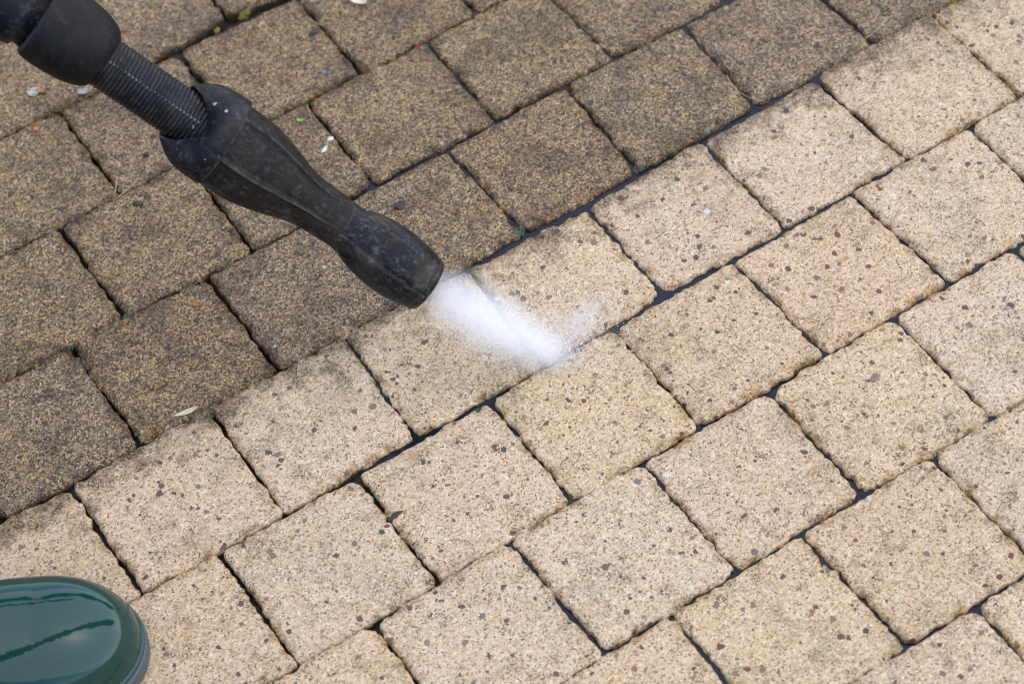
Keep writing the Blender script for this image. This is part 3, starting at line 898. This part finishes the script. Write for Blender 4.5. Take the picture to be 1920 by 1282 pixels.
def grown(g):
    pts = sole_outline(0.0)
    c = (-0.14, 0.0)
    out = []
    m = len(pts)
    for k in range(m):
        (x0, y0), (x1, y1) = pts[k - 1], pts[(k + 1) % m]
        nx, ny = (y1 - y0), -(x1 - x0)
        if nx * (pts[k][0] - c[0]) + ny * (pts[k][1] - c[1]) < 0: nx, ny = -nx, -ny
        l = math.hypot(nx, ny) or 1
        out.append((pts[k][0] + nx / l * g, pts[k][1] + ny / l * g))
    return out
ring_stack("sole", [(grown(0.0015), 0.0006), (grown(0.0024), 0.002), (grown(0.0028), 0.008), (grown(0.0026), 0.0125), (grown(0.0018), 0.0140), (grown(-0.004), 0.0143)], MAT_SOLE, boot)
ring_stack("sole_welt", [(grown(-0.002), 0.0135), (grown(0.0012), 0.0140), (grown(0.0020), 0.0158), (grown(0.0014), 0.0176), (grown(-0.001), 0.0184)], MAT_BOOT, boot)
V, F = [], []
nd, na = 90, 48
for a in range(nd + 1):
    d = 0.26 * (a / nd) ** 1.7
    w, h = half_w(d), top_h(min(d, 0.20))
    for k in range(na + 1):
        ph = math.pi * k / na
        cs, sn = math.cos(ph), math.sin(ph)
        e = 2 / 2.45
        yy = w * math.copysign(abs(cs) ** e, cs)
        zz = 0.015 + h * abs(sn) ** (2 / 2.2)
        V.append((-d, yy, zz))
for a in range(nd):
    for k in range(na):
        F.append((a * (na + 1) + k, a * (na + 1) + k + 1, (a + 1) * (na + 1) + k + 1, (a + 1) * (na + 1) + k)[::-1])
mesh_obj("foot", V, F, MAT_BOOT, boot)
V, F = [], []
sh = [(0.016, 0.040, 0.060, -0.226), (0.05, 0.041, 0.062, -0.224), (0.10, 0.044, 0.062, -0.221), (0.16, 0.047, 0.059, -0.222), (0.24, 0.053, 0.063, -0.226), (0.33, 0.058, 0.067, -0.230), (0.345, 0.060, 0.069, -0.230), (0.355, 0.060, 0.069, -0.230), (0.355, 0.056, 0.065, -0.230), (0.20, 0.046, 0.056, -0.226)]
for z, ry, rx, cx in sh:
    for k in range(48):
        th = 2 * math.pi * k / 48
        V.append((cx + rx * math.cos(th), ry * math.sin(th), z))
for j in range(len(sh) - 1):
    for k in range(48):
        F.append((j * 48 + k, j * 48 + (k + 1) % 48, (j + 1) * 48 + (k + 1) % 48, (j + 1) * 48 + k))
F.append(tuple((len(sh) - 1) * 48 + k for k in range(48)))
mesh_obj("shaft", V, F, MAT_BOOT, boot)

# ---------------------------------------------------------------- leaf scraps, stalks, moss and dirt
def leaf_mesh(name, loc, L, W, rot, mat, curl=0.25, tilt=0.1, lift=0.0012, tip=1.6, seed=0):
    rs = random.Random(seed)
    nu, nv = 14, 6
    V, F = [], []
    for side in (0, 1):
        for a in range(nu + 1):
            u = a / nu
            w = W * 0.5 * (math.sin(math.pi * u ** (1 / tip)) ** 0.75 + 0.03) * (1 + rs.uniform(-.06, .06))
            for b in range(nv + 1):
                v = b / nv * 2 - 1
                z = curl * W * (v * v) * 0.5 + curl * L * (u - 0.5) ** 2 * 0.6 - (0.0003 if side else 0) - 0.08 * W * math.exp(-(v / 0.15) ** 2)
                V.append(((u - 0.5) * L, v * w, z))
    m = (nu + 1) * (nv + 1)
    for side in (0, 1):
        for a in range(nu):
            for b in range(nv):
                q = [side * m + a * (nv + 1) + b, side * m + (a + 1) * (nv + 1) + b, side * m + (a + 1) * (nv + 1) + b + 1, side * m + a * (nv + 1) + b + 1]
                F.append(tuple(q if side == 0 else q[::-1]))
    edge = [a * (nv + 1) for a in range(nu + 1)] + [nu * (nv + 1) + b for b in range(1, nv + 1)] + [a * (nv + 1) + nv for a in range(nu - 1, -1, -1)] + [b for b in range(nv - 1, 0, -1)]
    for k in range(len(edge)):
        e0, e1 = edge[k], edge[(k + 1) % len(edge)]
        F.append((e1, e0, m + e0, m + e1))
    o = mesh_obj(name, V, F, mat)
    o.location = (loc[0], loc[1], lift)
    o.rotation_euler = (tilt, tilt * 0.4, rot)
    return o

def leaf_mat(name, c0, c1, rough=0.5, scale=220):
    t = NT(name)
    ob = t.obj()
    f = t.smooth(t.noise(ob, scale, 4.0, 0.6), 0.35, 0.68)
    return t.p(Base_Color=t.mix(f, c0, c1), Roughness=rough, Normal=t.bump(t.noise(ob, 700, 2.0), 0.3, 0.0005))
M_PALE = leaf_mat("bleached_leaf", (0.55, 0.42, 0.29), (0.62, 0.52, 0.40))
M_HUSK = leaf_mat("dry_husk", (0.40, 0.34, 0.25), (0.55, 0.49, 0.38), 0.6, 400)
M_GREEN = leaf_mat("fresh_green_leaf", (0.17, 0.27, 0.03), (0.30, 0.40, 0.06))
M_AMBER = leaf_mat("amber_leaf", (0.30, 0.10, 0.015), (0.45, 0.17, 0.03))
M_RED = leaf_mat("red_berry_skin", (0.30, 0.02, 0.035), (0.42, 0.04, 0.05))
M_WHITISH = leaf_mat("whitish_leaf", (0.16, 0.135, 0.11), (0.42, 0.38, 0.36), 0.5, 420)
M_STALK = leaf_mat("dry_stalk", (0.28, 0.21, 0.10), (0.42, 0.34, 0.20), 0.6)
M_BROWNSTALK = leaf_mat("brown_stalk", (0.16, 0.085, 0.03), (0.24, 0.13, 0.06), 0.6)
M_DIRT = leaf_mat("black_wet_dirt", (0.010, 0.008, 0.007), (0.035, 0.024, 0.018), 0.55, 500)
M_MOSS = leaf_mat("moss_green", (0.030, 0.060, 0.022), (0.085, 0.130, 0.040), 0.8, 600)
M_MOSSBLUE = leaf_mat("algae_green", (0.035, 0.075, 0.055), (0.10, 0.17, 0.11), 0.7, 600)
M_MOSSYEL = leaf_mat("yellow_moss", (0.14, 0.13, 0.015), (0.28, 0.26, 0.03), 0.8, 600)
M_LICHEN = leaf_mat("pale_lichen", (0.42, 0.48, 0.45), (0.62, 0.68, 0.65), 0.7, 500)
M_PEBBLE = leaf_mat("brown_stone", (0.13, 0.085, 0.06), (0.21, 0.15, 0.11), 0.55, 400)

def piece(name, label, cat, group, *a, **k):
    return tag(leaf_mesh(name, *a, **k), label, cat, group)
piece("fallen_leaf", "pale bleached leaf lying flat on a grimy paver at the photo's top edge", "leaf", None, (0.3335, 0.1722), 0.0215, 0.0105, math.radians(-72), M_PALE, curl=0.3, lift=0.0026, tip=1.0, seed=1)
piece("seed_husk", "narrow straw-coloured husk lying across the joint below a grimy paver", "husk", None, (0.0375, -0.1007), 0.0185, 0.0037, math.radians(-8), M_HUSK, curl=0.5, lift=0.0022, tip=0.8, seed=2)
piece("leaf_scrap", "small fresh green leaf scrap beside the lance body", "leaf scrap", "leaf scraps scattered on the grimy pavers", (0.2354, 0.0880), 0.0070, 0.0026, math.radians(-30), M_GREEN, curl=0.4, lift=0.0014, seed=3)
piece("leaf_scrap", "amber brown leaf scrap on the grimy paver with the dry husk", "leaf scrap", "leaf scraps scattered on the grimy pavers", (0.0884, -0.0210), 0.0075, 0.0035, math.radians(-60), M_AMBER, curl=0.5, lift=0.0014, seed=4)
piece("leaf_scrap", "whitish translucent leaf scrap left of the lance collar", "leaf scrap", "leaf scraps scattered on the grimy pavers", (0.0850, 0.2375), 0.0125, 0.0085, math.radians(10), M_WHITISH, curl=0.2, lift=0.0016, seed=5)
piece("leaf_scrap", "orange leaf scrap touching the whitish one left of the lance collar", "leaf scrap", "leaf scraps scattered on the grimy pavers", (0.0895, 0.2335), 0.0072, 0.0036, math.radians(-40), M_AMBER, curl=0.4, lift=0.0028, seed=6)
piece("leaf_scrap", "curled whitish leaf scrap right below the lance collar's front end", "leaf scrap", "leaf scraps scattered on the grimy pavers", (0.1168, 0.2130), 0.0130, 0.0052, math.radians(-10), M_WHITISH, curl=0.7, lift=0.0016, seed=7)
piece("leaf_scrap", "tiny orange leaf scrap on the grimy left-edge paver below the whitish scraps", "leaf scrap", "leaf scraps scattered on the grimy pavers", (0.0695, 0.2021), 0.0058, 0.0040, math.radians(20), M_AMBER, curl=0.3, lift=0.0013, seed=8)
piece("berry_scrap", "crimson berry scrap in the joint corner of grimy pavers", "berry scrap", None, (0.3449, 0.0984), 0.0050, 0.0030, math.radians(60), M_RED, curl=0.9, lift=0.0014, tip=1.0, seed=9)
GR_L = "pale lichen flakes on the grimy paver beside the lance"
def lump(name, loc, rx, ry, rz, mat, seed, sub=3, amp=0.35, spike=False):
    bm = bmesh.new()
    bmesh.ops.create_icosphere(bm, subdivisions=sub, radius=1)
    V = np.array([v.co[:] for v in bm.verts])
    d = 1 + amp * vnoise(V, 1.7, seed) + amp * 0.6 * vnoise(V, 4.0, seed + 1) + (0.35 * np.abs(vnoise(V, 9.0, seed + 2)) if spike else 0)
    for v, k in zip(bm.verts, d):
        v.co = Vector((v.co.x * k * rx, v.co.y * k * ry, v.co.z * k * rz))
    me = bpy.data.meshes.new(name)
    bm.to_mesh(me); bm.free()
    me.polygons.foreach_set("use_smooth", [True] * len(me.polygons))
    me.materials.append(mat)
    o = link(bpy.data.objects.new(name, me))
    o.location = loc
    o.rotation_euler = (0, 0, random.Random(seed).uniform(0, 6.28))
    return o
tag(lump("lichen_flake", (0.2440, 0.0590, 0.0006), 0.0026, 0.0019, 0.0006, M_LICHEN, 31), "pale lichen flake farther from the lance body, by the cross joint", "lichen flake", GR_L)
tag(lump("lichen_flake", (0.2352, 0.0527, 0.0006), 0.0034, 0.0016, 0.0006, M_LICHEN, 33), "pale lichen flake right against the lance body", "lichen flake", GR_L)
tag(lump("pebble", (0.4322, -0.3503, 0.0006), 0.0042, 0.0028, 0.0009, M_PEBBLE, 35, amp=0.22), "flat brown pebble set in a cleaned pale paver", "pebble")
GD = "black dirt clumps left on the pavers"
for k, (lab, loc, r) in enumerate((("round black lump put in for a dark recess behind the nozzle cap", (0.2522, -0.0280, 0.0004), (0.0040, 0.0036, 0.0010)),  # first one: flat black lump added for the dark of a recess
                                   ("black dirt clump above the lance body near the top edge", (0.2889, 0.1629, 0.0004), (0.0044, 0.0022, 0.0009)),
                                   ("small black dirt clump below the ribbed neck of the lance", (0.0976, 0.0898, 0.0003), (0.0032, 0.0018, 0.0008)),
                                   ("smallest dirt clump, close under the lance's ribbed neck end", (0.1253, 0.1289, 0.0004), (0.0022, 0.0018, 0.0013)),
                                   ("black dirt clump wedged in a joint between cleaned pavers", (0.1120, -0.2552, -0.0014), (0.0062, 0.0022, 0.0022)))):
    tag(lump("dirt_clump", loc, *r, M_DIRT, 40 + 3 * k, amp=0.45, spike=True), lab, "dirt clump", GD)

def moss(loc, r, mat, seed):
    """A tuft: many tiny leaflets on a low cushion, one mesh."""
    rs = random.Random(seed)
    V, F = [], []
    for _ in range(120):
        a = rs.uniform(0, 6.283); d = r * math.sqrt(rs.random())
        x, y = d * math.cos(a) * 1.5, d * math.sin(a)
        z = 0.35 * r * (1 - (d / r) ** 2) + rs.uniform(-0.0003, 0.0003)
        n = Vector((rs.gauss(0, 0.6), rs.gauss(0, 0.6), 1)).normalized()
        t1 = n.orthogonal().normalized(); t2 = n.cross(t1)
        sz = rs.uniform(0.0004, 0.0009)
        b = len(V); c = Vector((x, y, z))
        V += [c - t1 * sz, c + t2 * sz * 0.45 + n * sz * 0.3, c + t1 * sz * 1.2 + n * sz * 0.9, c - t2 * sz * 0.45 + n * sz * 0.3]
        F += [(b, b + 1, b + 2), (b, b + 2, b + 3)]
    o = mesh_obj("moss_tuft", V, F, mat, smooth=False)
    o.location = loc
    o.rotation_euler = (0, 0, rs.uniform(0.2, 0.9))
    return o
GM = "small moss tufts growing in the paving joints"
for k, (lab, x, y, r, m) in enumerate((
        ("blue green moss tuft near the left edge, leftmost and largest of three in a joint", 0.0005, 0.0030, 0.0042, M_MOSSBLUE),
        ("dark green moss tuft below a cross joint, rightmost of a row of three", 0.0433, 0.0008, 0.0034, M_MOSSBLUE),
        ("green moss tuft in the middle of a row of three in a grimy joint", 0.0323, 0.0018, 0.0030, M_MOSSBLUE),
        ("yellow moss tuft in the joint near the top edge above the lance", 0.2559, 0.2146, 0.0042, M_MOSSYEL),
        ("little yellow green moss dab just left of the bigger yellow tuft", 0.2302, 0.2126, 0.0020, M_MOSSYEL),
        ("dark moss tuft at the grimy side of the joint left of the dry husk", 0.0063, -0.0930, 0.0040, M_MOSS),
        ("bluish moss tuft at the junction between grimy and cleaned pavers beside the jet", 0.3085, -0.0985, 0.0042, M_MOSSBLUE),
        ("yellow green moss tuft in the top right joint", 0.6955, -0.1030, 0.0050, M_MOSSYEL),
        ("dark moss tuft in the joint right above the lance body's widest part", 0.2432, 0.1010, 0.0040, M_MOSS),
        ("green moss tuft at the near corner of a wet grimy paver with lichen dots", 0.4125, -0.0990, 0.0036, M_MOSSBLUE),
        ("dark green moss tuft at the right end of the dry husk", 0.0530, -0.1085, 0.0032, M_MOSS))):
    tag(moss((x, y, -0.0022), r, m, 70 + k), lab, "moss", GM)

def stalk(label, pts, r, mat, group="dry stalks lying on the paving"):
    P = [Vector(p) for p in pts]
    dense = []
    n = len(P)
    for k in range(n - 1):
        p0, p1, p2, p3 = P[max(0, k - 1)], P[k], P[k + 1], P[min(n - 1, k + 2)]
        for j in range(8):
            t = j / 8
            dense.append(0.5 * ((2 * p1) + (p2 - p0) * t + (2 * p0 - 5 * p1 + 4 * p2 - p3) * t * t + (3 * p1 - p0 - 3 * p2 + p3) * t ** 3))
    dense.append(P[-1])
    V, F = [], []
    for k, p in enumerate(dense):
        d = (dense[min(k + 1, len(dense) - 1)] - dense[max(0, k - 1)]).normalized()
        a = d.orthogonal().normalized(); b = d.cross(a)
        rr = r * (1 - 0.45 * k / len(dense))
        for j in range(6):
            th = j * math.pi / 3
            V.append(p + (a * math.cos(th) + b * math.sin(th)) * rr)
    for k in range(len(dense) - 1):
        for j in range(6):
            F.append((k * 6 + j, k * 6 + (j + 1) % 6, (k + 1) * 6 + (j + 1) % 6, (k + 1) * 6 + j))
    F.append(tuple(range(6))[::-1]); F.append(tuple((len(dense) - 1) * 6 + j for j in range(6)))
    return tag(mesh_obj("stalk", V, F, mat), label, "stalk", group)
zt = 0.0016
stalk("short straw stalk standing across the joint left of the lance neck", [(0.0972, 0.1204, zt + .001), (0.0925, 0.114, zt), (0.0878, 0.1075, 0.0002)], 0.00042, M_STALK)
stalk("straw stalk lying in the joint just below the lance neck", [(0.1062, 0.1085, zt), (0.096, 0.1055, 0.0008), (0.0841, 0.1020, zt)], 0.00042, M_STALK)
stalk("yellow stalk lying beside the green leaf scrap", [(0.2468, 0.0993, 0.0008), (0.2440, 0.0900, zt), (0.2411, 0.081, zt)], 0.00040, M_STALK)
stalk("fine curved pale stalk across the corner of a wet grimy paver", [(0.515, -0.066, zt), (0.5118, -0.0805, zt + .0006), (0.5150, -0.093, zt), (0.5218, -0.1034, zt)], 0.00032, M_STALK)
stalk("short stalk near the top right, pointing over the grime's edge", [(0.6206, -0.0976, zt), (0.635, -0.0945, zt + .001), (0.6498, -0.0904, zt + .001)], 0.00030, M_STALK)
stalk("pale stalk lying by the joint at the top, right of the crimson scrap", [(0.4723, 0.0111, zt), (0.481, 0.0065, zt), (0.4887, 0.0015, zt)], 0.00030, M_STALK)
stalk("straw stalk near the top edge, crossing a joint above the lance", [(0.2916, 0.1802, zt), (0.2945, 0.171, zt), (0.2985, 0.1628, zt)], 0.00036, M_STALK)
stalk("reddish brown stalk just above the ribbed neck", [(0.1965, 0.1850, zt), (0.1985, 0.177, zt), (0.1990, 0.1680, zt)], 0.00040, M_BROWNSTALK)
stalk("thin straw stalk lying in the joint right of the nozzle, among wet grimy pavers", [(0.3918, 0.0097, 0.0004), (0.3985, 0.0095, 0.0006), (0.405, 0.008, 0.0004)], 0.00045, M_STALK)
